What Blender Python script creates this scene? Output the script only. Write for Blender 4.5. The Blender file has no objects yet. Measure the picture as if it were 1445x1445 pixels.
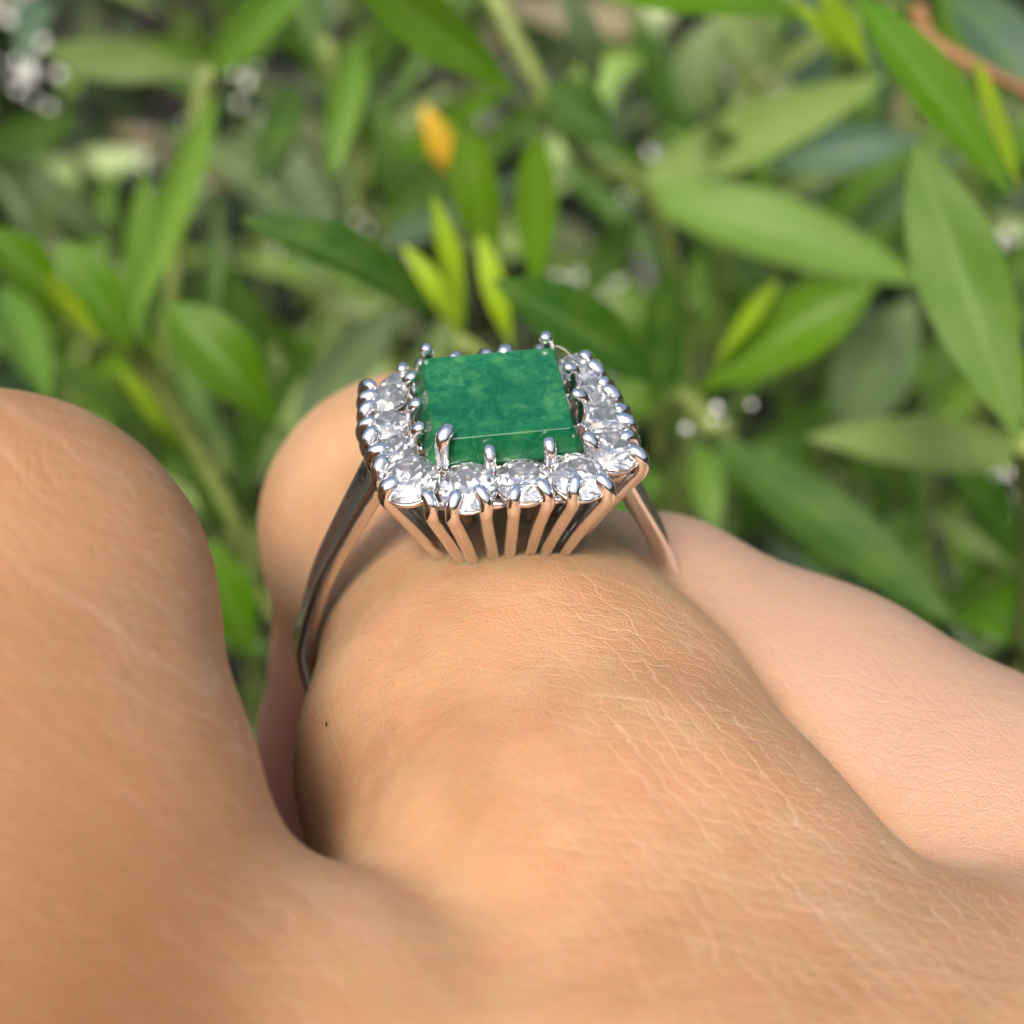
import bpy, bmesh, math, random
import numpy as np
import openvdb
from mathutils import Vector, Matrix, Quaternion, noise as mnoise
R = math.radians
random.seed(7)
rng = np.random.default_rng(7)
sc = bpy.context.scene
sc.unit_settings.system = 'METRIC'
sc.unit_settings.scale_length = 0.01          # one unit is one centimetre; lengths below are in millimetres times MM
MM = 0.1
col = sc.collection

# ------------------------------------------------------------------ camera
AX = np.array([0.99112289, 0.09659656, 0.0913483])      # ring-head axes seen from the camera (right, up, forward)
AY = np.array([-0.13265583, 0.67293586, 0.72770857])
AZ = np.array([-0.0088226, 0.73336651, -0.67977623])
ORG = np.array([-0.71020006, 5.35619207, 75.0])
FPX = 2370.0
CAMLOC = Vector((-6.6646, -58.2767, 47.0489)) * MM
cam = bpy.data.objects.new('camera', bpy.data.cameras.new('camera'))
col.objects.link(cam)
M3 = Matrix(((AX[0], AX[1], -AX[2]), (AY[0], AY[1], -AY[2]), (AZ[0], AZ[1], -AZ[2])))
cam.matrix_world = Matrix.Translation(CAMLOC) @ M3.to_4x4()
cam.data.sensor_width = 36
cam.data.lens = 36 * FPX / 1445
cam.data.clip_start = 0.05
cam.data.clip_end = 5000
cam.data.dof.use_dof = True
cam.data.dof.focus_distance = 7.28
cam.data.dof.aperture_fstop = 0.37
sc.camera = cam

def at(px, py, d):
    """world point (cm) that lies d millimetres in front of the lens behind photograph position px, py"""
    q = np.array([(px - 722.5) / FPX * d, -(py - 722.5) / FPX * d, d]) - ORG
    return Vector((float(q @ AX), float(q @ AY), float(q @ AZ))) * MM
def atm(px, py, d):
    return np.array(at(px, py, d)) / MM

# ------------------------------------------------------------------ light
SUN_DIR = Vector((-0.24, -0.46, 0.85)).normalized()          # towards the sun
el = math.asin(SUN_DIR.z); az = math.atan2(SUN_DIR.x, SUN_DIR.y)
world = bpy.data.worlds.new('World'); sc.world = world; world.use_nodes = True
wn = world.node_tree; bg = wn.nodes['Background']
sky = wn.nodes.new('ShaderNodeTexSky'); sky.sky_type = 'NISHITA'; sky.sun_disc = False
sky.sun_elevation = el; sky.sun_rotation = az; sky.air_density = 1.0; sky.dust_density = 7.0; sky.ozone_density = 0.3
wn.links.new(sky.outputs[0], bg.inputs[0]); bg.inputs[1].default_value = 0.125
sun = bpy.data.objects.new('sun', bpy.data.lights.new('sun', 'SUN')); col.objects.link(sun)
sun.data.energy = 2.3; sun.data.angle = R(14); sun.data.color = (1.0, 0.93, 0.82)
sun.rotation_euler = SUN_DIR.to_track_quat('Z', 'Y').to_euler()
sun.location = (0, 0, 30)
sc.view_settings.view_transform = 'Standard'; sc.view_settings.look = 'None'
sc.view_settings.exposure = 0.60; sc.view_settings.gamma = 1.0
sc.render.engine = 'CYCLES'
cy = sc.cycles
cy.max_bounces = 14; cy.transmission_bounces = 12; cy.glossy_bounces = 6; cy.diffuse_bounces = 3
cy.transparent_max_bounces = 8; cy.caustics_reflective = False; cy.caustics_refractive = False
cy.sample_clamp_indirect = 6.0
cy.blur_glossy = 0.3
cy.use_adaptive_sampling = True; cy.adaptive_threshold = 0.03

# ------------------------------------------------------------------ helpers
def link(name, me, mat=None, parent=None, label=None, cat=None, group=None, kind=None):
    o = bpy.data.objects.new(name, me); col.objects.link(o)
    if mat is not None and me is not None:
        me.materials.clear(); me.materials.append(mat)
    if parent is not None: o.parent = parent
    tag(o, label, cat, group, kind)
    return o
def tag(o, label=None, cat=None, group=None, kind=None):
    for k, v in (('label', label), ('category', cat), ('group', group), ('kind', kind)):
        if v: o[k] = v
def mesh_from(verts, faces, smooth=True, name='m'):
    me = bpy.data.meshes.new(name)
    me.from_pydata([tuple(v) for v in verts], [], faces)
    me.update()
    if smooth: me.polygons.foreach_set('use_smooth', [True] * len(me.polygons))
    return me
def bm_mesh(bm, smooth=False, name='m'):
    me = bpy.data.meshes.new(name)
    bmesh.ops.recalc_face_normals(bm, faces=bm.faces[:])
    bm.to_mesh(me); bm.free()
    if smooth: me.polygons.foreach_set('use_smooth', [True] * len(me.polygons))
    return me
def sweep(pts, secs, closed=False, cap=True):
    """pts: centres; secs: for each centre a list of 3-D section points already in place"""
    n = len(secs); k = len(secs[0]); V = [v for s in secs for v in s]; F = []
    for i in range(n if closed else n - 1):
        a = i * k; b = ((i + 1) % n) * k
        for j in range(k):
            F.append((a + j, a + (j + 1) % k, b + (j + 1) % k, b + j))
    if cap and not closed:
        F.append(tuple(range(k))[::-1]); F.append(tuple(range((n - 1) * k, n * k)))
    return V, F
def tube(pts, rads, k=10, closed=False, flat=None):
    pts = [Vector(p) for p in pts]; n = len(pts); secs = []
    ref = None
    for i in range(n):
        if closed: t = pts[(i + 1) % n] - pts[i - 1]
        else: t = pts[min(i + 1, n - 1)] - pts[max(i - 1, 0)]
        if t.length < 1e-9: t = Vector((0, 0, 1))
        t.normalize()
        if ref is None:
            ref = Vector((0, 0, 1)) if abs(t.z) < .8 else Vector((1, 0, 0))
        u = (ref - t * ref.dot(t))
        if u.length < 1e-6: u = t.orthogonal()
        u.normalize(); ref = u; w = t.cross(u)
        r = rads[i] if hasattr(rads, '__len__') else rads
        secs.append([pts[i] + (u * math.cos(2 * math.pi * j / k) + w * math.sin(2 * math.pi * j / k)) * r for j in range(k)])
    return sweep(pts, secs, closed)
def catmull(P, n):
    P = [Vector(p) for p in P]; out = []
    Q = [2 * P[0] - P[1]] + P + [2 * P[-1] - P[-2]]
    for i in range(1, len(Q) - 2):
        for s in range(n):
            t = s / n
            out.append(0.5 * (2 * Q[i] + (Q[i + 1] - Q[i - 1]) * t + (2 * Q[i - 1] - 5 * Q[i] + 4 * Q[i + 1] - Q[i + 2]) * t * t
                              + (3 * Q[i] - Q[i - 1] - 3 * Q[i + 1] + Q[i + 2]) * t ** 3))
    out.append(P[-1]); return out

# node helper
class NT:
    def __init__(s, name):
        s.m = bpy.data.materials.new(name); s.m.use_nodes = True
        s.t = s.m.node_tree; s.n = s.t.nodes; s.b = s.n['Principled BSDF']; s.out = s.n['Material Output']
    def new(s, typ, **kw):
        x = s.n.new(typ)
        for k, v in kw.items(): setattr(x, k, v)
        return x
    def set(s, node, **kw):
        for k, v in kw.items(): node.inputs[k.replace('_', ' ')].default_value = v
    def l(s, a, b): s.t.links.new(a, b)
    def noise(s, vec, scale, detail=4, rough=.55):
        x = s.new('ShaderNodeTexNoise'); x.inputs['Scale'].default_value = scale
        x.inputs['Detail'].default_value = detail; x.inputs['Roughness'].default_value = rough
        if vec is not None: s.l(vec, x.inputs['Vector'])
        return x
    def math(s, op, a, b=None, c=None, clamp=False):
        x = s.new('ShaderNodeMath', operation=op); x.use_clamp = clamp
        for i, v in enumerate((a, b, c)):
            if v is None: continue
            if isinstance(v, (int, float)): x.inputs[i].default_value = v
            else: s.l(v, x.inputs[i])
        return x.outputs[0]
    def ramp(s, fac, stops, interp='LINEAR'):
        x = s.new('ShaderNodeValToRGB'); e = x.color_ramp.elements; x.color_ramp.interpolation = interp
        while len(e) < len(stops): e.new(0.5)
        for i, (p, c) in enumerate(stops):
            e[i].position = p; e[i].color = (*c, 1) if len(c) == 3 else c
        s.l(fac, x.inputs[0]); return x.outputs[0]
    def mix(s, fac, a, b, mode='MIX'):
        x = s.new('ShaderNodeMix', data_type='RGBA', blend_type=mode)
        for i, v in ((0, fac), (6, a), (7, b)):
            if isinstance(v, (int, float)): x.inputs[i].default_value = v
            elif isinstance(v, tuple): x.inputs[i].default_value = (*v, 1)
            else: s.l(v, x.inputs[i])
        return x.outputs[2]
    def mapping(s, vec, scale=(1, 1, 1), rot=(0, 0, 0), loc=(0, 0, 0)):
        x = s.new('ShaderNodeMapping'); x.inputs['Scale'].default_value = scale
        x.inputs['Rotation'].default_value = rot; x.inputs['Location'].default_value = loc
        s.l(vec, x.inputs['Vector']); return x.outputs[0]
    def bump(s, h, strength, dist, normal=None):
        x = s.new('ShaderNodeBump'); x.inputs['Strength'].default_value = strength; x.inputs['Distance'].default_value = dist
        s.l(h, x.inputs['Height'])
        if normal is not None: s.l(normal, x.inputs['Normal'])
        return x.outputs[0]

# ------------------------------------------------------------------ materials
def mat_metal():
    t = NT('polished_white_metal'); b = t.b
    t.set(b, Metallic=1.0, Roughness=0.07)
    b.inputs['Base Color'].default_value = (0.93, 0.93, 0.94, 1)
    tc = t.new('ShaderNodeTexCoord').outputs['Object']
    nz = t.noise(tc, 9, 3)
    t.l(t.math('MULTIPLY_ADD', nz.outputs[0], 0.16, 0.02), b.inputs['Roughness'])
    n2 = t.noise(tc, 14, 3, .6)
    t.l(t.bump(n2.outputs[0], 0.25, 0.012), b.inputs['Normal'])
    return t.m
def mat_diamond():
    t = NT('colourless_faceted_stone'); b = t.b
    t.set(b, Roughness=0.06, IOR=2.42)
    b.inputs['Transmission Weight'].default_value = .90
    b.inputs['Base Color'].default_value = (0.90, 0.95, 1.0, 1)
    return t.m
def mat_emerald():
    t = NT('cloudy_green_gem'); b = t.b
    tc = t.new('ShaderNodeTexCoord').outputs['Object']
    w = t.noise(tc, 6, 4); wv = t.new('ShaderNodeVectorMath', operation='MULTIPLY_ADD')
    t.l(w.outputs['Color'], wv.inputs[0]); wv.inputs[1].default_value = (.35, .35, .35); t.l(tc, wv.inputs[2])
    n1 = t.noise(wv.outputs[0], 7.5, 7, .68)
    c = t.ramp(n1.outputs[0], [(.30, (.000, .095, .036)), (.45, (.004, .150, .058)), (.57, (.028, .215, .078)), (.70, (.085, .30, .11))])
    big = t.noise(t.mapping(tc, loc=(.3, .1, 0)), 2.6, 2).outputs[0]
    sx_ = t.new('ShaderNodeSeparateXYZ'); t.l(tc, sx_.inputs[0])
    cl_ = t.math('ADD', big, t.math('MULTIPLY_ADD', sx_.outputs[1], .35, t.math('MULTIPLY', sx_.outputs[0], -.30)))
    c = t.mix(t.ramp(cl_, [(.38, (.5,) * 3), (.62, (0,) * 3)]), c, (.001, .115, .050))
    # pale inclusions: fine wisps and specks
    m = t.mapping(wv.outputs[0], scale=(5, 16, 8), rot=(0, 0, .6))
    n2 = t.noise(m, 2.2, 6, .7)
    wisp = t.ramp(n2.outputs[0], [(.62, (0, 0, 0)), (.72, (1, 1, 1))])
    c = t.mix(t.math('MULTIPLY', wisp, .35), c, (.10, .40, .20))
    vo = t.new('ShaderNodeTexVoronoi', feature='DISTANCE_TO_EDGE'); vo.inputs['Scale'].default_value = 2.1
    m3 = t.mapping(tc, scale=(1, 3.4, 1), rot=(0, 0, -.5)); t.l(m3, vo.inputs['Vector'])
    n4 = t.noise(tc, 2.0, 2)
    crack = t.math('MULTIPLY', t.math('LESS_THAN', vo.outputs[0], 0.003), t.math('GREATER_THAN', n4.outputs[0], .50))
    c = t.mix(t.math('MULTIPLY', crack, .18), c, (.20, .55, .36))
    t.l(c, b.inputs['Base Color'])
    t.set(b, Roughness=0.16, IOR=1.58)
    b.inputs['Subsurface Weight'].default_value = 0.35
    b.inputs['Subsurface Scale'].default_value = 0.06
    b.inputs['Subsurface Radius'].default_value = (.3, 1, .6)
    b.inputs['Transmission Weight'].default_value = 0.32
    n3 = t.noise(tc, 40, 3)
    t.l(t.math('MULTIPLY_ADD', n3.outputs[0], .22, .06), b.inputs['Roughness'])
    t.l(t.bump(n1.outputs[0], .15, .01), b.inputs['Normal'])
    return t.m
def mat_skin():
    t = NT('skin'); b = t.b
    tc = t.new('ShaderNodeTexCoord').outputs['Object']
    att = t.new('ShaderNodeAttribute', attribute_name='crease').outputs['Fac']
    # warped coordinates
    wn_ = t.noise(tc, 1.6, 3); wv = t.new('ShaderNodeVectorMath', operation='MULTIPLY_ADD')
    t.l(wn_.outputs['Color'], wv.inputs[0]); wv.inputs[1].default_value = (.16, .16, .16); t.l(tc, wv.inputs[2])
    wf = t.noise(tc, 14, 2); wv2 = t.new('ShaderNodeVectorMath', operation='MULTIPLY_ADD')
    t.l(wf.outputs['Color'], wv2.inputs[0]); wv2.inputs[1].default_value = (.022, .022, .022); t.l(wv.outputs[0], wv2.inputs[2])
    V = wv2.outputs[0]
    wf2 = t.noise(tc, 5, 2); wv3 = t.new('ShaderNodeVectorMath', operation='MULTIPLY_ADD')
    t.l(wf2.outputs['Color'], wv3.inputs[0]); wv3.inputs[1].default_value = (.07, .07, .07); t.l(wv2.outputs[0], wv3.inputs[2])
    VV = wv3.outputs[0]
    def lines(freq, ang, thr, seed):
        """thin furrows that run along the direction ang (degrees, in the plane of the back of the hand)"""
        m = t.mapping(VV, rot=(0, 0, R(-ang)), loc=(seed, seed * 1.7, 0))
        sp = t.new('ShaderNodeSeparateXYZ'); t.l(m, sp.inputs[0])
        side = t.math('MULTIPLY_ADD', sp.outputs[2], .6, sp.outputs[1])
        fr = t.math('PINGPONG', t.math('MULTIPLY', side, freq), .5)
        pr = t.noise(t.mapping(m, scale=(1.6, freq * .75, freq * .5)), 1.0, 2).outputs[0]
        ln = t.math('SUBTRACT', 1.0, t.math('MULTIPLY', fr, 6.5, clamp=True))
        ln = t.math('POWER', ln, 1.5)
        return t.math('MULTIPLY', ln, t.ramp(pr, [(thr - .06, (0, 0, 0)), (thr + .12, (1, 1, 1))]))
    A1 = lines(15, -66, .44, 1.0); A2 = lines(24, -52, .46, 4.0); B1 = lines(17, -20, .44, 7.0); B2 = lines(27, 4, .46, 9.0); C1 = lines(30, 60, .48, 12.)
    vf = t.new('ShaderNodeTexVoronoi', feature='DISTANCE_TO_EDGE'); vf.inputs['Scale'].default_value = 42
    t.l(V, vf.inputs['Vector'])
    lf = t.math('MINIMUM', vf.outputs[0], .2)
    m1 = t.ramp(att, [(.0, (.10,) * 3), (1, (1,) * 3)])
    mf = t.math('MULTIPLY_ADD', m1, .8, .2)
    furrow = t.math('ADD', t.math('ADD', t.math('MULTIPLY', A1, 1.0), t.math('MULTIPLY', A2, .6)), t.math('ADD', t.math('MULTIPLY', B1, 1.15), t.math('ADD', t.math('MULTIPLY', B2, .5), t.math('MULTIPLY', C1, .35))))
    h = t.math('SUBTRACT', t.math('MULTIPLY', lf, .95), t.math('MULTIPLY', furrow, t.math('MULTIPLY', mf, .30)))
    a = A1
    # broad soft folds running across the finger
    wav = t.noise(t.mapping(wv.outputs[0], scale=(1.0, 5.5, 3.0), rot=(0, 0, R(6))), 1.5, 4, .6)
    mid = t.noise(V, 9, 4, .6)
    n1 = t.bump(wav.outputs[0], .22, .04)
    n2 = t.bump(mid.outputs[0], .3, .014, n1)
    n3 = t.bump(h, .8, .010, n2)
    t.l(n3, b.inputs['Normal'])
    # colour
    bn = t.noise(tc, 1.1, 4, .6).outputs[0]
    c = t.ramp(bn, [(.32, (.40, .220, .112)), (.52, (.475, .288, .158)), (.72, (.52, .330, .205))])
    red = t.noise(tc, 3.4, 4, .65).outputs[0]
    c = t.mix(t.math('MULTIPLY', t.ramp(red, [(.45, (0, 0, 0)), (.75, (1, 1, 1))]), .30), c, (.60, .22, .13))
    line = t.math('MULTIPLY', t.math('MAXIMUM', A1, t.math('MULTIPLY', t.math('MAXIMUM', A2, B1), .8)), m1)
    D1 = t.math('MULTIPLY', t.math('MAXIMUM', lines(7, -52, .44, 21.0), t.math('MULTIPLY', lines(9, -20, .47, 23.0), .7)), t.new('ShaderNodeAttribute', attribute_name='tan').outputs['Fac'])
    c = t.mix(t.math('MULTIPLY', D1, .62), c, (.80, .58, .46))
    c = t.mix(t.math('MULTIPLY', t.math('POWER', line, 1.5), .30), c, (.82, .62, .50))
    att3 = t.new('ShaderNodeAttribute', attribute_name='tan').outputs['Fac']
    c = t.mix(t.math('MULTIPLY', att3, .85), c, (.33, .172, .082))  # shade on the left of the hand, painted into the skin colour
    att4 = t.new('ShaderNodeAttribute', attribute_name='pale').outputs['Fac']
    c = t.mix(t.math('MULTIPLY', att4, .85), c, (.42, .275, .20))
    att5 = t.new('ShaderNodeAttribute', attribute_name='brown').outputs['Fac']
    c = t.mix(t.math('MULTIPLY', att5, .8), c, (.235, .108, .040))  # deeper painted shade towards the lower left, mixed in as brown
    att2 = t.new('ShaderNodeAttribute', attribute_name='pink').outputs['Fac']
    c = t.mix(t.math('MULTIPLY', att2, .7), c, (.66, .27, .22))
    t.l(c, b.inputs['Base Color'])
    t.set(b, Roughness=.48, IOR=1.4)
    b.inputs['Specular IOR Level'].default_value = .45
    t.l(t.math('MULTIPLY_ADD', mid.outputs[0], .3, .34), b.inputs['Roughness'])
    b.inputs['Subsurface Weight'].default_value = 1.0
    b.inputs['Subsurface Radius'].default_value = (1.0, .32, .16)
    b.inputs['Subsurface Scale'].default_value = .075
    return t.m
def mat_leaf():
    t = NT('leaf'); b = t.b
    oi = t.new('ShaderNodeObjectInfo'); tc = t.new('ShaderNodeTexCoord')
    uv = tc.outputs['UV']
    sep = t.new('ShaderNodeSeparateXYZ'); t.l(uv, sep.inputs[0])
    off = t.math('ABSOLUTE', t.math('SUBTRACT', sep.outputs[0], .5))
    rib = t.math('SUBTRACT', 1.0, t.math('MULTIPLY', off, 16, clamp=True))
    n = t.noise(tc.outputs['Object'], 3.0, 4)
    c = t.mix(t.math('MULTIPLY', t.ramp(n.outputs[0], [(.35, (0, 0, 0)), (.7, (1, 1, 1))]), .45), oi.outputs['Color'], (.12, .20, .03))
    c = t.mix(t.math('MULTIPLY', rib, .28), c, (.25, .40, .12))
    t.l(c, b.inputs['Base Color']); t.set(b, Roughness=.45); b.inputs['Specular IOR Level'].default_value = .28
    wv = t.new('ShaderNodeTexWave'); wv.inputs['Scale'].default_value = 5; wv.inputs['Distortion'].default_value = 1.5
    t.l(t.mapping(uv, scale=(1.2, 3, 1), rot=(0, 0, .6)), wv.inputs['Vector'])
    t.l(t.bump(wv.outputs[0], .25, .01), b.inputs['Normal'])
    tr = t.new('ShaderNodeBsdfTranslucent'); tcol = t.mix(1.0, c, (1.0, 1.0, .35), 'MULTIPLY')
    t.l(t.mix(.45, c, (.26, .50, .01)), tr.inputs[0])
    mx = t.new('ShaderNodeMixShader'); mx.inputs[0].default_value = .32
    t.l(b.outputs[0], mx.inputs[1]); t.l(tr.outputs[0], mx.inputs[2]); t.l(mx.outputs[0], t.out.inputs[0])
    return t.m
def mat_mass():
    t = NT('far_leaf'); b = t.b
    at_ = t.new('ShaderNodeAttribute', attribute_name='tint').outputs['Fac']
    c = t.ramp(at_, [(0, (.006, .013, .004)), (.45, (.018, .036, .008)), (.62, (.05, .10, .015)), (.78, (.13, .24, .02)), (.90, (.22, .28, .13)), (1, (.15, .10, .055))])
    t.l(c, b.inputs['Base Color']); t.set(b, Roughness=.42)
    return t.m
def mat_simple(name, c, rough=.6, nscale=6, amp=.4, c2=None):
    t = NT(name); b = t.b
    tc = t.new('ShaderNodeTexCoord').outputs['Object']
    n = t.noise(tc, nscale, 5)
    cc = t.mix(t.ramp(n.outputs[0], [(.35, (0, 0, 0)), (.65, (1, 1, 1))]), c, c2 or tuple(x * (1 - amp) for x in c))
    t.l(cc, b.inputs['Base Color']); t.set(b, Roughness=rough)
    t.l(t.bump(n.outputs[0], .4, .03), b.inputs['Normal'])
    return t.m
METAL = mat_metal(); DIAMOND = mat_diamond(); EMERALD = mat_emerald(); SKIN = mat_skin(); LEAF = mat_leaf()
MASS = mat_mass()
STEM = mat_simple('green_twig_bark', (.20, .26, .06), .6, 8, .4)
BROWNSTEM = mat_simple('brown_twig_bark', (.30, .15, .06), .7, 8, .4)
SOIL = mat_simple('soil_and_leaf_litter', (.028, .020, .013), .9, 1.2, .5, (.010, .008, .006))
GLINT_MAT = mat_simple('pale_pebble', (.85, .85, .82), .35, 2, .1)  # white for the blobs added as background glints
LINT = mat_simple('pale_lint', (.75, .72, .66), .6, 3, .1)
SPECK = mat_simple('dark_speck', (.03, .02, .015), .8, 3, .1)

# ------------------------------------------------------------------ ground
gp = mesh_from([(-1500, -1500, 0), (1500, -1500, 0), (1500, 1500, 0), (-1500, 1500, 0)], [(0, 1, 2, 3)], False)
GZ = -30.0
g = link('ground', gp, SOIL, kind='structure'); g.location = (0, 0, GZ)

# ------------------------------------------------------------------ the hand (one continuous skin)
def roundcone(P, a, b, ra, rb):
    a = np.asarray(a, np.float32); b = np.asarray(b, np.float32)
    ba = b - a; L2 = float(ba @ ba)
    pa = P - a
    t = np.clip((pa @ ba) / L2, 0, 1)
    d = pa - t[..., None] * ba
    t = t * t * (3 - 2 * t) * .5 + t * .5
    return np.sqrt((d * d).sum(-1)) - (ra + (rb - ra) * t)
def smin(a, b, k):
    h = np.clip(.5 + .5 * (b - a) / k, 0, 1)
    return b * (1 - h) + a * h - k * h * (1 - h)
def chain(P, nodes, k=2.0):
    d = None
    for (a, ra), (b, rb) in zip(nodes[:-1], nodes[1:]):
        e = roundcone(P, a, b, ra, rb)
        d = e if d is None else smin(d, e, k)
    return d
L_pip = atm(-16, 870, 66)
RFAR = atm(915, 930, 90); RNEAR = atm(1385, 1228, 83)
C_chain = [((-3.3, 11, -18.4), 9.1), ((-1.5, 5, -17.4), 8.4), ((-.4, 0, -16.8), 8.0), ((-.4, -3, -16.7), 8.2), ((-.4, -7.8, -16.0), 10.1), ((1.0, -18, -15.4), 10.9), ((3.0, -37, -16), 12.0)]
C_side = [((.3, -3, -17), 7.9), ((2.6, -9, -16.8), 8.6), ((5.6, -18, -17), 9.2), ((10, -34, -19), 11)]
C_mid = [((-3.0, 10, -21.0), 8.6), ((-5.9, 9, -36), 8.3), ((-5, 2, -44), 7.2), ((-4, -8, -42), 6.3)]
L_chain = [(tuple(L_pip), 8.6), ((-20.6, -20, -3), 9.0), ((-21.5, -40, -12), 12.5)]
L_mid = [(tuple(L_pip), 8.4), (tuple(L_pip + np.array([-2, 10, -22])), 7.6), (tuple(L_pip + np.array([-1, -4, -34])), 6.8)]
R_chain = [(tuple(RFAR), 7.7), (tuple((RFAR + RNEAR) / 2), 8.5), (tuple(RNEAR), 9.0), ((27, -42, -24), 11)]
R_mid = [(tuple(RFAR), 7.2), (tuple(RFAR + np.array([-2, 4, -18])), 6.2), (tuple(RFAR + np.array([-3, -6, -26])), 5.6)]
I_chain = [((-38, -12, 2), 8.6), ((-41, -26, -6), 9.3), ((-44, -46, -14), 12)]
I_mid = [((-38, -12, 2), 8.2), ((-37, 0, -18), 7.4), ((-36, -12, -28), 6.6)]
T_chain = [((-60, -92, -34), 15), ((-66, -66, -40), 11.5), ((-56, -40, -44), 9.6), ((-44, -22, -42), 8.2)]
LWEB = [((-36, -34, -12), 10), ((-11.3, -28.0, -12.4), 9.8), ((2, -36, -17), 9)]
PALM = [[((3, -34, -18), 9), ((18.5, -30, -21.5), 9.8)], [((18.5, -30, -21.5), 9.8), ((28, -38, -25), 10)],
        [((3.5, -37, -17), 12.5), ((0, -70, -22), 14), ((-8, -108, -24), 15)],
        [((-21.5, -40, -14), 12.5), ((-20, -70, -20), 14.5), ((-17, -108, -24), 15.5)],
        [((-44, -46, -17), 11.5), ((-38, -74, -24), 14), ((-28, -108, -26), 15)],
        [((27, -42, -25), 11), ((20, -72, -27), 13), ((5, -108, -27), 14.5)],
        [((-8, -108, -25), 18), ((-10, -150, -28), 19), ((-12, -190, -30), 21)],
        [((-26, -108, -26), 17), ((-28, -150, -28), 19), ((-30, -190, -30), 21)]]
def hand_sdf(P):
    palm = None
    for ch in PALM:
        e = chain(P, ch, 3)
        palm = e if palm is None else smin(palm, e, 9)
    C = smin(smin(chain(P, C_chain, 1.6), chain(P, C_side, 2), 4.0), chain(P, C_mid, 2), 1.0)
    L = smin(chain(P, L_chain, 3), chain(P, L_mid, 2), 2)
    Rr = smin(chain(P, R_chain, 3), chain(P, R_mid, 2), 2)
    I = smin(chain(P, I_chain, 3), chain(P, I_mid, 2), 2)
    T = chain(P, T_chain, 3)
    hC = smin(palm, C, 7); hL = smin(smin(palm, chain(P, LWEB, 3), 6), L, 3.5); hR = smin(palm, Rr, 4); hI = smin(palm, I, 7); hT = smin(palm, T, 9)
    d = smin(hC, hL, 1.6); d = smin(d, hR, 1.2); d = smin(d, hI, 1.2); d = smin(d, hT, 3)
    return d
def build_hand():
    vx = .5
    lo = np.array([-86., -205., -72.]); hi = np.array([52., 34., 22.])
    B = 16
    nb = np.ceil((hi - lo) / vx / B).astype(int); n = nb * B
    arr = np.full(tuple(n), 3.0, np.float32)
    # coarse pass at block centres, then fine pass only near the surface
    cs = [lo[i] + (np.arange(nb[i]) + .5) * B * vx for i in range(3)]
    G = np.stack(np.meshgrid(*cs, indexing='ij'), -1).astype(np.float32)
    cd = hand_sdf(G)
    rad = B * vx * .87 + 1.5
    base = np.stack(np.meshgrid(*[np.arange(B)] * 3, indexing='ij'), -1).astype(np.float32) * vx
    for idx in np.argwhere(cd < -rad):
        s = idx * B; arr[s[0]:s[0] + B, s[1]:s[1] + B, s[2]:s[2] + B] = -3
    for idx in np.argwhere(np.abs(cd) <= rad):
        s = idx * B
        arr[s[0]:s[0] + B, s[1]:s[1] + B, s[2]:s[2] + B] = hand_sdf(base + (lo + s * vx).astype(np.float32))
    grid = openvdb.FloatGrid(3.0); grid.copyFromArray(arr)
    pts, quads = grid.convertToQuads(0.0)
    pts = pts * vx + lo
    # skin folds: long shallow creases pushed into the surface
    me = bpy.data.meshes.new('hand')
    me.vertices.add(len(pts)); me.vertices.foreach_set('co', (pts * MM).astype(np.float32).ravel())
    me.loops.add(quads.size); me.loops.foreach_set('vertex_index', quads[:, ::-1].astype(np.int32).ravel())
    me.polygons.add(len(quads)); me.polygons.foreach_set('loop_start', np.arange(0, quads.size, 4, dtype=np.int32))
    me.update(calc_edges=True); me.validate()
    me.polygons.foreach_set('use_smooth', np.ones(len(me.polygons), bool))
    x, y, z = pts[:, 0], pts[:, 1], pts[:, 2]
    sm = lambda v, a, b: np.clip((v - a) / (b - a), 0, 1) ** 2 * (3 - 2 * np.clip((v - a) / (b - a), 0, 1))
    cr = sm(x, -4, 7) * sm(-y, 2, 10) * (1 - sm(x, 16, 26)) * sm(z, -17, -12) + .85 * sm(-x, 6, 14) * sm(-y, 4, 18) + .12
    P32 = pts.astype(np.float32)
    dR_ = np.minimum(chain(P32, R_chain, 2), chain(P32, R_mid, 2)); dC_ = np.minimum(chain(P32, C_chain, 2), chain(P32, C_side, 2))
    pl_ = sm(dC_ - dR_, -1.5, 2.5) * (x > 0) * (1 - .85 * sm(-y, 8, 34))
    cr = cr * (1 - .6 * pl_) + .25 * pl_
    shd = np.clip(sm(-x, 8, 18) * .62 + sm(-x + (-y - 20) * .5, 4, 26) * .45, 0, 1)  # mask for the shade painted on the left side
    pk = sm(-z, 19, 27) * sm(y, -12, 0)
    for nm, v in (('crease', cr), ('pink', pk), ('tan', shd), ('pale', pl_), ('brown', np.clip(sm(-x, 4, 24) * sm(-y, 14, 30) + .22 * sm(-y, 20, 32), 0, 1))):  # 'brown' masks the deeper shade painted towards the lower left
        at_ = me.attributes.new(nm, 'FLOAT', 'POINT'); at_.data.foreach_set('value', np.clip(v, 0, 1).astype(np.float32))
    return me
hm = build_hand()
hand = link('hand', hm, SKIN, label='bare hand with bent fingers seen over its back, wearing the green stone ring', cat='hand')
print('hand verts', len(hm.vertices))
smo = hand.modifiers.new('smooth', 'SMOOTH'); smo.factor = .5; smo.iterations = 8
sub = hand.modifiers.new('subd', 'SUBSURF'); sub.levels = 1; sub.render_levels = 1

# ------------------------------------------------------------------ the ring
ring = link('ring', None, label='white metal ring with square green gemstone and halo of clear round stones on the finger', cat='ring')
ring.location = (0, 0, 0)
def msm(verts, faces, name='m', smooth=True):
    return mesh_from([Vector(v) * MM for v in verts], faces, smooth, name)

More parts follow.
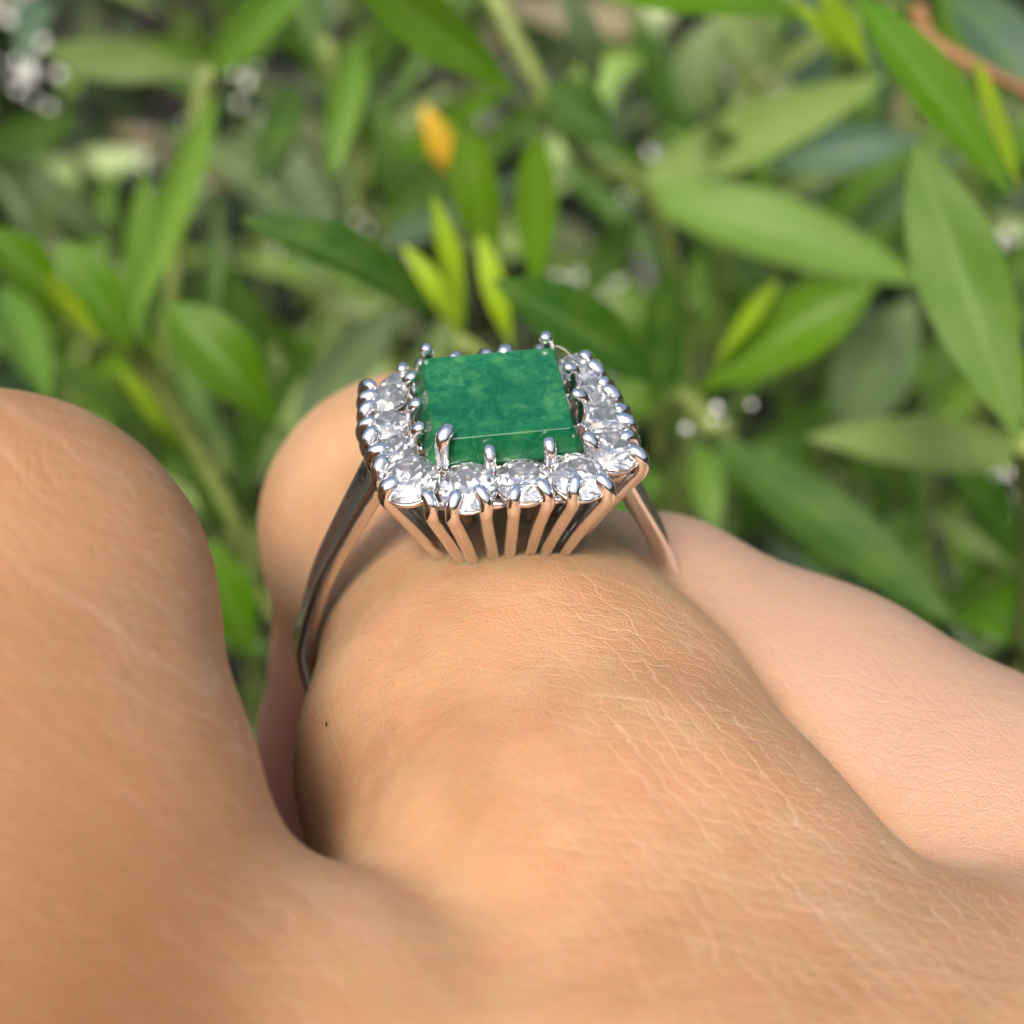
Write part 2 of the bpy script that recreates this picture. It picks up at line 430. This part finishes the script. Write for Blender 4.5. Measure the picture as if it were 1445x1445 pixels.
# emerald
def gem_ring(hx, hy, c, z, sx=0, sy=0):
    return [(hx - c + sx, hy + sy, z), (hx + sx, hy - c + sy, z), (hx + sx, -hy + c + sy, z), (hx - c + sx, -hy + sy, z),
            (-hx + c + sx, -hy + sy, z), (-hx + sx, -hy + c + sy, z), (-hx + sx, hy - c + sy, z), (-hx + c + sx, hy + sy, z)]
rows = [gem_ring(3.00, 2.88, .16, 0.0), gem_ring(3.05, 2.93, .17, -.045), gem_ring(3.42, 3.32, .30, -1.0),
        gem_ring(3.48, 3.38, .32, -1.18), gem_ring(3.46, 3.36, .32, -1.32), gem_ring(2.6, 2.5, .28, -2.9), gem_ring(1.2, 1.1, .2, -4.5)]
V = [v for r_ in rows for v in r_]; F = []
for i in range(len(rows) - 1):
    for j in range(8):
        F.append((i * 8 + j, i * 8 + (j + 1) % 8, (i + 1) * 8 + (j + 1) % 8, (i + 1) * 8 + j))
F.append(tuple(range(8))[::-1]); F.append(tuple(range(len(V) - 8, len(V))))
V = [(x * 1.0, y * 1.0, z) for x, y, z in V]
link('green_gemstone', msm(V, F, 'green_gemstone', False), EMERALD, ring, label='cloudy deep green square cut gemstone with a large flat table')

# round stones
def brilliant():
    bm = bmesh.new(); P = []
    for i in range(8):
        a = i * math.pi / 4
        P.append((.56 * math.cos(a), .56 * math.sin(a), .33))
        P.append((.80 * math.cos(a + math.pi / 8), .80 * math.sin(a + math.pi / 8), .205))
    for i in range(16):
        a = i * math.pi / 8
        P.append((math.cos(a), math.sin(a), .03)); P.append((math.cos(a), math.sin(a), -.03))
    for i in range(8):
        a = i * math.pi / 4 + math.pi / 8
        P.append((.60 * math.cos(a), .60 * math.sin(a), -.40))
    P.append((0, 0, -.84))
    vs = [bm.verts.new(Vector(p)) for p in P]
    bmesh.ops.convex_hull(bm, input=vs)
    return bm_mesh(bm, False, 'round_stone')
STONE = brilliant(); STONE.materials.append(DIAMOND)
stones = [(-4.30, -3.75), (-1.84, -4.62), (.62, -4.55), (3.05, -4.62), (4.72, -3.05), (4.78, -1.05), (4.62, .95), (4.35, 2.95),
          (2.75, 4.35), (.45, 4.5), (-1.85, 4.4), (-4.0, 3.9), (-4.85, 1.95), (-4.9, .05), (-4.75, -1.85)]
sr = [1.34, 1.28, 1.28, 1.28, 1.30, 1.10, 1.08, 1.12, 1.1, 1.12, 1.12, 1.1, 1.02, 1.0, 1.02]
SZ = lambda y: -1.34 if y < 3.5 else -2.15
for i, ((x, y), r_) in enumerate(zip(stones, sr)):
    o = link('round_stone', STONE, None, ring)
    out = Vector((x, y, 0)).normalized()
    tilt = Quaternion(Vector((0, 0, 1)).cross(out), R(11 + 5 * math.sin(i * 2.3)))
    q = tilt @ Quaternion((0, 0, 1), i * 1.3)
    o.matrix_local = Matrix.Translation(Vector((x, y, SZ(y))) * MM) @ q.to_matrix().to_4x4() @ Matrix.Scale(r_ * MM, 4)
    # cup under the stone: a thin open collet
    n = 20
    Vc = []; Fc = []; prof = [(1.0, -.10), (1.01, -.18), (.90, -.40), (.80, -.60), (.74, -.58), (.80, -.42), (.92, -.22)]
    for a_ in range(n):
        th = 2 * math.pi * a_ / n
        for (rr, zz) in prof:
            v = tilt @ Vector((rr * r_ * math.cos(th), rr * r_ * math.sin(th), zz * r_)); Vc.append((x + v.x, y + v.y, SZ(y) + v.z))
    k = len(prof)
    for a_ in range(n):
        for j in range(k):
            Fc.append((a_ * k + j, a_ * k + (j + 1) % k, ((a_ + 1) % n) * k + (j + 1) % k, ((a_ + 1) % n) * k + j))
    link('stone_cup', msm(Vc, Fc, 'stone_cup'), METAL, ring)

# gallery rails
def rail(scale, z, r_, name, sx=0, sy=0):
    P = [(x * scale + sx, y * scale + sy, z) for x, y in stones]
    Q = []
    n = len(P)
    for i in range(n):
        p0, p1, p2, p3 = [Vector(P[(i + d) % n]) for d in (-1, 0, 1, 2)]
        for s in range(4):
            t = s / 4
            Q.append(.5 * (2 * p1 + (p2 - p0) * t + (2 * p0 - 5 * p1 + 4 * p2 - p3) * t * t + (3 * p1 - p0 - 3 * p2 + p3) * t ** 3))
    V, F = tube(Q, r_, 8, closed=True)
    link(name, msm(V, F, name), METAL, ring)
rail(.95, -2.7, .26, 'gallery_rail')
rail(.66, -7.6, .30, 'base_rail', 0, 0)

# outer claws: one wire each from the base up to a rounded tip over the halo
tips = [(-5.72, 2.95), (-5.80, 2.05), (-5.86, 1.14), (-5.98, .10), (-5.86, -.85), (-5.70, -1.80), (-5.55, -2.95), (-5.28, -4.20),
        (-3.52, -5.36), (-2.60, -5.72), (-1.20, -5.50), (.05, -5.51), (1.46, -5.44), (2.63, -5.46), (4.08, -5.50),
        (5.90, -3.80), (5.76, -2.45), (5.82, -1.36), (5.72, -.50), (5.50, .54), (5.36, 1.44), (5.08, 2.45), (4.75, 3.50),
        (2.70, 5.25), (1.25, 5.30), (.03, 5.28), (-1.22, 5.28), (-2.95, 5.05), (-3.85, 4.85)]
for i, (x, y) in enumerate(tips):
    rear = y > 4.6
    zt = -2.0 if rear else -1.38
    c = min(stones, key=lambda s: (s[0] - x) ** 2 + (s[1] - y) ** 2)
    inn = Vector((c[0] - x, c[1] - y, 0)).normalized()
    out = -inn * .6 + Vector((x, y, 0)).normalized() * .4; out.normalize()
    bx, by = x * .54, y * .62
    T = Vector((x, y, zt)); j = random.uniform(-.10, .10); rk = random.uniform(.86, 1.12); ik = random.uniform(.8, 1.2)
    P = [Vector((bx, by, -8.0)), Vector((bx, by, -7.5)) + out * .12, Vector((x * .76, y * .80, -4.9)), Vector((x * .955, y * .955, -2.7)),
         T + out * .09 + Vector((0, 0, -.55)), T + out * .04 + Vector((0, 0, .02)), T + inn * .30 + Vector((0, 0, .26 + j)), T + inn * .62 * ik + Vector((0, 0, .24 + j))]
    Q = catmull(P, 5); n = len(Q)
    rads = []
    for q_ in range(n):
        s = q_ / (n - 1)
        r_ = .30 + .04 * min(1, s / .5)
        if s > .52: r_ = .33 + (.01 + .34 * (rk - 1)) * math.sin(min(1, (s - .52) / .3) * math.pi / 2)
        if s > .84: r_ *= math.sqrt(max(.02, 1 - ((s - .84) / .165) ** 2))
        rads.append(r_)
    V, F = tube(Q, rads, 12)
    link('claw', msm(V, F, 'claw'), METAL, ring)

# prongs that hold the green stone
eprongs = [(-2.75, -3.30, -2.3, -2.75, .34, .42), (-.75, -3.75, -.72, -3.25, .28, -.50), (1.9, -3.70, 1.85, -3.25, .30, -.42),
           (3.75, 1.05, 3.2, 1.0, .26, .10), (3.80, -.95, 3.25, -.95, .29, .10), (-3.85, 2.15, -3.4, 2.1, .28, -.5), (-3.8, .15, -3.4, .15, .28, -.5),
           (-3.8, -1.55, -3.4, -1.5, .30, -.5), (2.85, 3.55, 2.6, 3.0, .32, .18), (-2.75, 3.6, -2.85, 3.0, .30, .12), (3.9, -3.2, 3.45, -2.9, .32, -.7)]
for (x, y, tx, ty, r_, zt) in eprongs:
    P = [Vector((x * .55, y * .55, -6.0)), Vector((x * .9, y * .9, -3.2)), Vector((x, y, -1.4)), Vector((x, y, zt - .25)), Vector(((x + tx) / 2, (y + ty) / 2, zt + .08)), Vector((tx, ty, zt + .02))]
    Q = catmull(P, 5); n = len(Q); rads = []
    for q_ in range(n):
        s = q_ / (n - 1); rr = r_ * (.85 + .25 * s)
        if s > .8: rr *= math.sqrt(max(.03, 1 - ((s - .8) / .205) ** 2))
        rads.append(rr)
    V, F = tube(Q, rads, 12)
    link('prong', msm(V, F, 'prong'), METAL, ring)

# seat under the green stone
V, F = tube([(x, y, -1.75) for x, y, z in gem_ring(3.2, 3.1, .5, 0)], .25, 8, closed=True)
link('stone_seat', msm(V, F, 'stone_seat'), METAL, ring)

# band: grooved shoulders that narrow into a round shank
CX, CZ, RB = -.4, -15.9, 9.55
def band_path():
    P = []
    P.append((-4.5, -2.2)); P.append((-5.3, -3.2)); P.append((-7.0, -6.6)); P.append((-8.7, -10.4))
    for a in range(172, 369, 7):
        th = R(a); P.append((CX + RB * math.cos(th), CZ + RB * math.sin(th)))
    P += [(8.0, -10.4), (6.4, -6.6), (4.9, -3.2), (4.2, -2.2)]
    return P
BP = band_path()
Q = catmull([(x, 0, z) for x, z in BP], 3); n = len(Q)
secs = []
for i, p in enumerate(Q):
    t = (Q[min(i + 1, n - 1)] - Q[max(i - 1, 0)]).normalized()
    out = Vector((t.z, 0, -t.x))
    if out.dot(p - Vector((CX, 0, CZ))) < 0: out = -out
    h = min(1, max(0, (p.z + 15.5) / 12.5))            # 1 at the head, 0 low on the shank
    w = .72 + .72 * h ** 1.3; th = .46 + .10 * h; gr = .42 * min(1, h * 2)
    S = [(-w, -th * .6), (-w, th * .5), (-w * .86, th), (-w * .62, th * .9), (-w * .25, th - gr), (w * .25, th - gr), (w * .62, th * .9), (w * .86, th), (w, th * .5), (w, -th * .6), (w * .6, -th), (-w * .6, -th)]
    yo = -.5 * h
    secs.append([p + Vector((0, yo + a_, 0)) + out * b_ for a_, b_ in S])
V, F = sweep(Q, secs)
bo = link('band', msm(V, F, 'band'), METAL, ring, label='plain polished shank with a groove along each shoulder')
bs = bo.modifiers.new('s', 'SUBSURF'); bs.levels = 1; bs.render_levels = 1

# ------------------------------------------------------------------ lint, hairs and specks
def strand(pts, r_, mat, label, cat, name='lint_thread'):
    Q = catmull(pts, 6); V, F = tube([q * 10 for q in Q], [r_ * (1 - .6 * i / len(Q)) for i in range(len(Q))], 6)
    o = link(name, msm(V, F, name), mat, label=label, cat=cat); return o
strand([at(776, 487, 79), at(790, 490, 79), at(800, 496, 78.6), at(806, 503, 78)], .035, LINT, 'tiny pale lint fibre at the far right corner of the green stone', 'lint')

from mathutils.bvhtree import BVHTree
bvh = BVHTree.FromPolygons([v.co[:] for v in hm.vertices], [p.vertices[:] for p in hm.polygons])
def on_skin(px, py):
    d = (at(px, py, 60) - CAMLOC).normalized()
    p, nrm, _, _ = bvh.ray_cast(CAMLOC, d)
    return p, nrm
bm = bmesh.new(); bmesh.ops.create_icosphere(bm, subdivisions=1, radius=1)
for v in bm.verts: v.co *= random.uniform(.7, 1.2)
SP = bm_mesh(bm, True); SP.materials.append(SPECK)
for px, py, a_, b_, lab in [(460, 1022, .16, .06, 'dark speck on the skin near the left edge of the ringed finger'), (548, 1201, .09, .07, 'dark speck low on the ringed finger above the knuckle fold'),
                            (513, 1200, .05, .05, 'tiny dark speck beside the fold at the left base of the ringed finger'), (180, 952, .05, .11, 'dark speck on the skin of the left finger'),
                            (1038, 938, .08, .07, 'dark speck at the right edge of the ringed finger')]:
    p, nrm = on_skin(px, py)
    if p is None: continue
    o = link('dark_speck', SP, None, label=lab, cat='speck', group='dark specks on the skin')
    o.location = p + nrm * .008; o.rotation_euler = nrm.to_track_quat('Z', 'Y').to_euler(); o.scale = (a_ * MM * 2, b_ * MM * 2, .010)
# fine fair hairs lying on the finger in front of the setting
for k, (px, py, dx, dy) in enumerate([(672, 815, 34, -20), (690, 806, -8, 24), (735, 830, 30, -14), (330, 1000, 30, 34), (300, 915, 18, 24)]):
    P_ = []
    for u in (0, .33, .66, 1):
        p, nrm = on_skin(px + dx * u, py + dy * u)
        if p is not None: P_.append(p + nrm * (.012 + .02 * math.sin(math.pi * u)))
    if len(P_) > 2:
        Q = catmull(P_, 5); V, F = tube(Q, [.0022 * (1 - .7 * i / len(Q)) for i in range(len(Q))], 5)
        link('fine_hair', mesh_from(V, F), LINT, hand)

# ------------------------------------------------------------------ shrub behind the hand
shrub = link('leafy_shrub', None, label='green shrub with long narrow leaves filling the blurred background behind the hand', cat='shrub')
CLS = {'bright': (.072, .180, .001), 'dark': (.020, .08, .006), 'pale': (.20, .28, .09), 'grey': (.12, .18, .09), 'blue': (.07, .13, .10),
       'lime': (.27, .42, .01), 'yellow': (.75, .42, .03), 'light': (.10, .215, .025), 'mid': (.04, .10, .014)}
CAMP = CAMLOC
def leaf_mesh(base, tip, width, face, bend=.12, fold=.16, pw=1.0):
    """lanceolate blade; base, tip in cm, width in cm"""
    ax = tip - base; L = ax.length; ax.normalize()
    side = ax.cross(face).normalized(); nor = side.cross(ax).normalized()
    V = []; F = []; UV = []
    nl, nw = 12, 6
    for i in range(nl + 1):
        s = i / nl
        prof = math.sin(math.pi * s ** pw) ** .8 if 0 < s < 1 else .0
        w = max(.03, prof) * width * .5
        c = base + ax * (L * s) + nor * (bend * L * (math.sin(math.pi * s) - .4 * s * s))
        for j in range(nw + 1):
            u = j / nw * 2 - 1
            V.append(c + side * (u * w) + nor * (abs(u) ** 1.3 * fold * w * 1.6 + .04 * w * math.sin(9 * s + 3 * u)))
            UV.append((j / nw, s))
    for i in range(nl):
        for j in range(nw):
            a = i * (nw + 1) + j; F.append((a, a + 1, a + nw + 2, a + nw + 1))
    me = mesh_from(V, F, True, 'leaf')
    uvl = me.uv_layers.new(name='UVMap')
    idx = np.empty(len(me.loops), np.int32); me.loops.foreach_get('vertex_index', idx)
    uvl.data.foreach_set('uv', np.array(UV, np.float32)[idx].ravel())
    me.materials.append(LEAF)
    return me
def jit(c, a=.18):
    f = 1 + random.uniform(-a, a)
    return (c[0] * f * random.uniform(.9, 1.1), c[1] * f, c[2] * f * random.uniform(.85, 1.15), 1)
# base px, tip px, width px, class, depth at base, depth at tip
KEY = [
 ((735, 135), (490, -50), 82, 'bright', 128, 118), ((1150, 30), (840, -15), 75, 'bright', 128, 120), ((1425, 275), (1205, -10), 84, 'bright', 116, 112),
 ((1440, 625), (1292, 205), 125, 'bright', 112, 116), ((1440, 270), (1375, 80), 28, 'lime', 118, 114), ((900, 255), (1250, 110), 100, 'pale', 185, 172),
 ((880, 265), (1300, 395), 112, 'light', 178, 172), ((1080, 235), (1300, 195), 66, 'blue', 180, 175), ((615, 450), (345, 305), 78, 'dark', 124, 116),
 ((700, 385), (655, 160), 66, 'bright', 140, 132), ((755, 420), (757, 185), 60, 'bright', 140, 134), ((655, 470), (612, 275), 32, 'lime', 138, 132),
 ((650, 480), (570, 345), 34, 'lime', 138, 134), ((725, 500), (678, 330), 34, 'lime', 138, 134), ((640, 245), (598, 150), 40, 'yellow', 190, 185),
 ((870, 205), (770, 120), 84, 'dark', 150, 148), ((930, 545), (700, 395), 96, 'dark', 128, 120), ((270, 100), (60, 72), 72, 'pale', 172, 165),
 ((300, 100), (440, -30), 72, 'light', 160, 150), ((505, 60), (465, 250), 60, 'light', 165, 158), ((305, 130), (190, 450), 60, 'light', 165, 150),
 ((190, 500), (205, 240), 62, 'light', 150, 160), ((350, 160), (478, 345), 84, 'grey', 185, 180), ((110, 450), (-20, 320), 66, 'bright', 132, 128),
 ((190, 500), (85, 340), 84, 'bright', 130, 126), ((395, 610), (235, 425), 96, 'bright', 132, 128), ((70, 570), (0, 400), 76, 'light', 150, 160),
 ((145, 485), (60, 385), 30, 'lime', 128, 124), ((420, 600), (560, 430), 92, 'grey', 165, 158), ((370, 540), (320, 370), 64, 'mid', 160, 152),
 ((1470, 650), (1140, 615), 92, 'pale', 150, 146), ((1190, 600), (1290, 420), 130, 'grey', 195, 188), ((990, 550), (1235, 400), 100, 'bright', 155, 148),
 ((1010, 510), (1098, 395), 26, 'lime', 150, 146), ((1005, 615), (1350, 880), 96, 'mid', 148, 136), ((985, 620), (1010, 750), 56, 'light', 150, 146),
 ((930, 600), (942, 370), 66, 'dark', 160, 152), ((1455, 600), (1400, 470), 60, 'bright', 116, 118), ((1470, 930), (1370, 840), 130, 'bright', 140, 150),
 ((840, 130), (790, -30), 56, 'grey', 165, 155), ((1460, 150), (1340, -20), 92, 'blue', 150, 155), ((355, 930), (290, 760), 80, 'bright', 140, 135),
 ((335, 760), (270, 640), 60, 'mid', 150, 145), ((260, 640), (170, 520), 34, 'lime', 145, 138), ((110, 160), (-30, 220), 60, 'mid', 190, 180),
 ((160, 340), (20, 230), 60, 'grey', 195, 185), ((70, 0), (30, 90), 50, 'blue', 190, 185), ((1100, 100), (1010, 10), 60, 'pale', 175, 170),
 ((980, 170), (1010, 20), 90, 'grey', 190, 185), ((1300, 560), (1440, 380), 70, 'mid', 170, 165), ((1040, 760), (1130, 620), 60, 'dark', 170, 160),
 ((1290, 720), (1190, 620), 80, 'mid', 175, 165), ((1440, 800), (1340, 640), 70, 'dark', 175, 165), ((560, 300), (530, 130), 50, 'mid', 190, 185),
 ((420, 120), (360, 260), 50, 'mid', 190, 180), ((1230, 100), (1150, -20), 40, 'lime', 130, 126), ((1190, 90), (1120, 0), 26, 'lime', 128, 124),
 ((470, 560), (380, 450), 50, 'light', 170, 160), ((820, 420), (900, 300), 50, 'mid', 175, 170),
]
def add_leaf(parent, base, tip, w, cls, label=None, roll=0.0, bend=None):
    mid = (base + tip) / 2
    face = (CAMP - mid).normalized() + Vector((random.uniform(-.3, .3), random.uniform(-.3, .3), .45 + random.uniform(-.2, .3)))
    face.normalize()
    me = leaf_mesh(base, tip, w, face, bend=random.uniform(-.05, .14) if bend is None else bend, fold=random.uniform(.1, .3), pw=random.uniform(1.15, 1.5) if cls in ('bright', 'dark', 'lime') else random.uniform(.85, 1.15))
    o = link('leaf', me, None, parent, label=label)
    o.color = jit(CLS[cls])
    return o
twigs = []
def twig(pts, r_, mat=None, label=None):
    Q = catmull(pts, 5); V, F = tube(Q, [r_ * (1 - .5 * i / len(Q)) for i in range(len(Q))], 7)
    o = link('twig', mesh_from(V, F), mat or STEM, shrub, label=label); twigs.append((o, [Vector(q) for q in Q])); return o
ground_hit = lambda p: Vector((p.x * 1.02, p.y + 1.0, GZ))
for pts in ([(300, 100, 165), (285, 135, 165), (255, 330, 170), (240, 560, 180)], [(690, -20, 150), (745, 90, 150), (830, 230, 155), (905, 262, 158), (960, 420, 170)],
            [(640, 480, 138), (690, 520, 140), (700, 640, 150)], [(1445, 620, 112), (1450, 700, 120), (1440, 900, 140)], [(150, 440, 130), (260, 600, 140), (360, 800, 150)],
            [(1008, 608, 148), (960, 560, 155), (930, 640, 165)]):
    P = [at(*p) for p in pts]; e = P[-1]
    twig(P + [e + Vector((.3, .4, -3)), Vector((e.x * 1.1 + .5, e.y + 1.5, GZ - .2))], .10)
twig([at(1295, 10, 150), at(1310, 55, 150), at(1380, 95, 148), at(1470, 140, 150)], .09, BROWNSTEM, 'brown woody twig')
def nearest_twig(p):
    return min(twigs, key=lambda t: min((q - p).length for q in t[1]))[0]
for (b_, t_, w, cls, d0, d1) in KEY:
    base, tip = at(b_[0], b_[1], d0), at(t_[0], t_[1], d1)
    if cls in ('pale', 'grey', 'light'): w *= .85
    wcm = w / FPX * (d0 + d1) / 2 * MM
    add_leaf(nearest_twig(base), base, tip, wcm, cls, 'yellowed leaf' if cls == 'yellow' else None)
# further sprigs behind: whorls of leaves along upright shoots
nl = len(KEY); cl = ['grey', 'pale', 'mid', 'light', 'bright', 'blue', 'dark', 'pale', 'grey', 'mid']
for s in range(34):
    px = random.uniform(-150, 1600); py = random.uniform(-150, 900); d = random.uniform(190, 330)
    top = at(px, py, d); drift = Vector((random.uniform(-.35, .35), random.uniform(-.35, .35), 1)).normalized()
    Lg = random.uniform(3, 5)
    P = [top, top - drift * Lg * .5, top - drift * Lg, Vector((top.x - drift.x * Lg * 1.2, top.y - drift.y * Lg * 1.2, GZ - .1))]
    tw = twig(P, .09)
    c0 = random.choice(cl)
    for k in range(7):
        if nl >= 298: break
        nl += 1
        s_ = k / 7; b0 = top - drift * (Lg * s_ * .8)
        a = k * 2.4 + random.uniform(-.4, .4)
        u = drift.orthogonal().normalized(); u = Quaternion(drift, a) @ u
        dirv = (drift * (.9 - .5 * s_) + u * (.5 + .5 * s_)).normalized()
        Ll = random.uniform(2.2, 3.8)
        add_leaf(tw, b0, b0 + dirv * Ll, Ll * random.uniform(.09, .15), c0 if random.random() < .6 else random.choice(cl))

# the rest of the shrub, far and uncountable
def leaf_mass(n, name, dmin, dmax, label_kind):
    V = []; F = []; T = []
    for i in range(n):
        px = random.uniform(-900, 2350); py = random.uniform(-700, 1500); d = random.uniform(dmin, dmax)
        p = at(px, py, d)
        if p.z < GZ + .2: p.z = GZ + random.uniform(.1, 2)
        ax = Vector((random.gauss(0, 1), random.gauss(0, 1), random.gauss(.3, .8))).normalized()
        f = Vector((random.gauss(0, .6), random.gauss(-.4, .6), 1)).normalized()
        sd = ax.cross(f).normalized(); nn = sd.cross(ax)
        L = random.uniform(2.0, 4.0); w = L * random.uniform(.09, .15)
        b = len(V)
        V += [p - ax * L * .5, p - ax * L * .2 + sd * w + nn * .1, p - ax * L * .2 + nn * -.02, p - ax * L * .2 - sd * w + nn * .1,
              p + ax * L * .15 + sd * w * .9 + nn * .1, p + ax * L * .15, p + ax * L * .15 - sd * w * .9 + nn * .1, p + ax * L * .5 - nn * .2]
        F += [(b, b + 1, b + 2), (b, b + 2, b + 3), (b + 1, b + 4, b + 5, b + 2), (b + 2, b + 5, b + 6, b + 3), (b + 4, b + 7, b + 5), (b + 5, b + 7, b + 6)]
        T += [random.random()] * 8
    me = mesh_from(V, F, True, name)
    a = me.attributes.new('tint', 'FLOAT', 'POINT'); a.data.foreach_set('value', np.array(T, np.float32))
    return link(name, me, MASS, kind='stuff', label='blurred mass of small leaves behind the shrub')
leaf_mass(5000, 'far_foliage', 290, 640, None)

def hedge(n):  # unseen hedge, added for dark reflections in metal and stones
    V = []; F = []; T = []
    for i in range(n):
        a = random.uniform(0, 2 * math.pi); rr = random.uniform(150, 210); z = GZ + random.random() ** .8 * (70 + 22 * math.sin(3 * a + 1) + 12 * math.sin(7 * a))
        p = Vector((rr * math.cos(a), rr * math.sin(a), z))
        q = Quaternion((random.gauss(0, 1), random.gauss(0, 1), random.gauss(0, 1), random.gauss(0, 1))).normalized()
        L = random.uniform(7, 13); w = L * .28; b = len(V)
        V += [p + q @ Vector(v) for v in ((0, 0, 0), (L * .5, w, .5), (L, 0, -.6), (L * .5, -w, .5))]
        F += [(b, b + 1, b + 2), (b, b + 2, b + 3)]; T += [random.random()] * 4
    me = mesh_from(V, F, True, 'garden_hedge')
    a = me.attributes.new('tint', 'FLOAT', 'POINT'); a.data.foreach_set('value', np.array(T, np.float32))
    return link('garden_hedge', me, MASS, kind='stuff', label='leafy hedge standing round the garden')
hedge(9000)  # added out of view, only for dark reflections in the ring

# white blobs added to stand in for bright glints between the leaves
GLINT = GLINT_MAT
def glint_cluster(px, py, d, r_):
    c = at(px, py, d); par = nearest_twig(c)
    for k in range(7):
        v = Vector((random.gauss(0, 1), random.gauss(0, 1), random.gauss(0, 1))) * r_ * MM * 1.2
        o = link('seed_head', GLINT_BLOB, None, par); f_ = r_ * MM * random.uniform(.15, .32)
        o.location = c + v; o.scale = (f_, f_, f_ * 1.3); o.rotation_euler = (random.random() * 3, random.random() * 3, 0)
bm = bmesh.new(); bmesh.ops.create_icosphere(bm, subdivisions=2, radius=1)
for v in bm.verts: v.co *= 1 + .14 * math.sin(v.co.x * 9) * math.cos(v.co.y * 8)
GLINT_BLOB = bm_mesh(bm, True); GLINT_BLOB.materials.append(GLINT)
for (px, py, d, r_) in [(20, 35, 250, 2.6), (70, 100, 250, 3.0), (40, 130, 255, 2.4), (20, 110, 245, 2.0), (345, 118, 240, 1.8), (290, 172, 240, 1.4), (212, 236, 250, 1.3), (300, 240, 240, 1.6),
                        (515, 358, 240, 2.2), (812, 412, 240, 1.8), (848, 386, 240, 1.9), (875, 240, 240, 1.6), (930, 245, 240, 1.6), (1145, 262, 240, 1.4), (1020, 590, 150, 1.3),
                        (1428, 690, 220, 2.2), (1428, 745, 220, 2.4), (1405, 330, 240, 1.6), (1050, 105, 240, 1.4), (1365, 910, 200, 1.0)]:
    glint_cluster(px, py, d, r_)
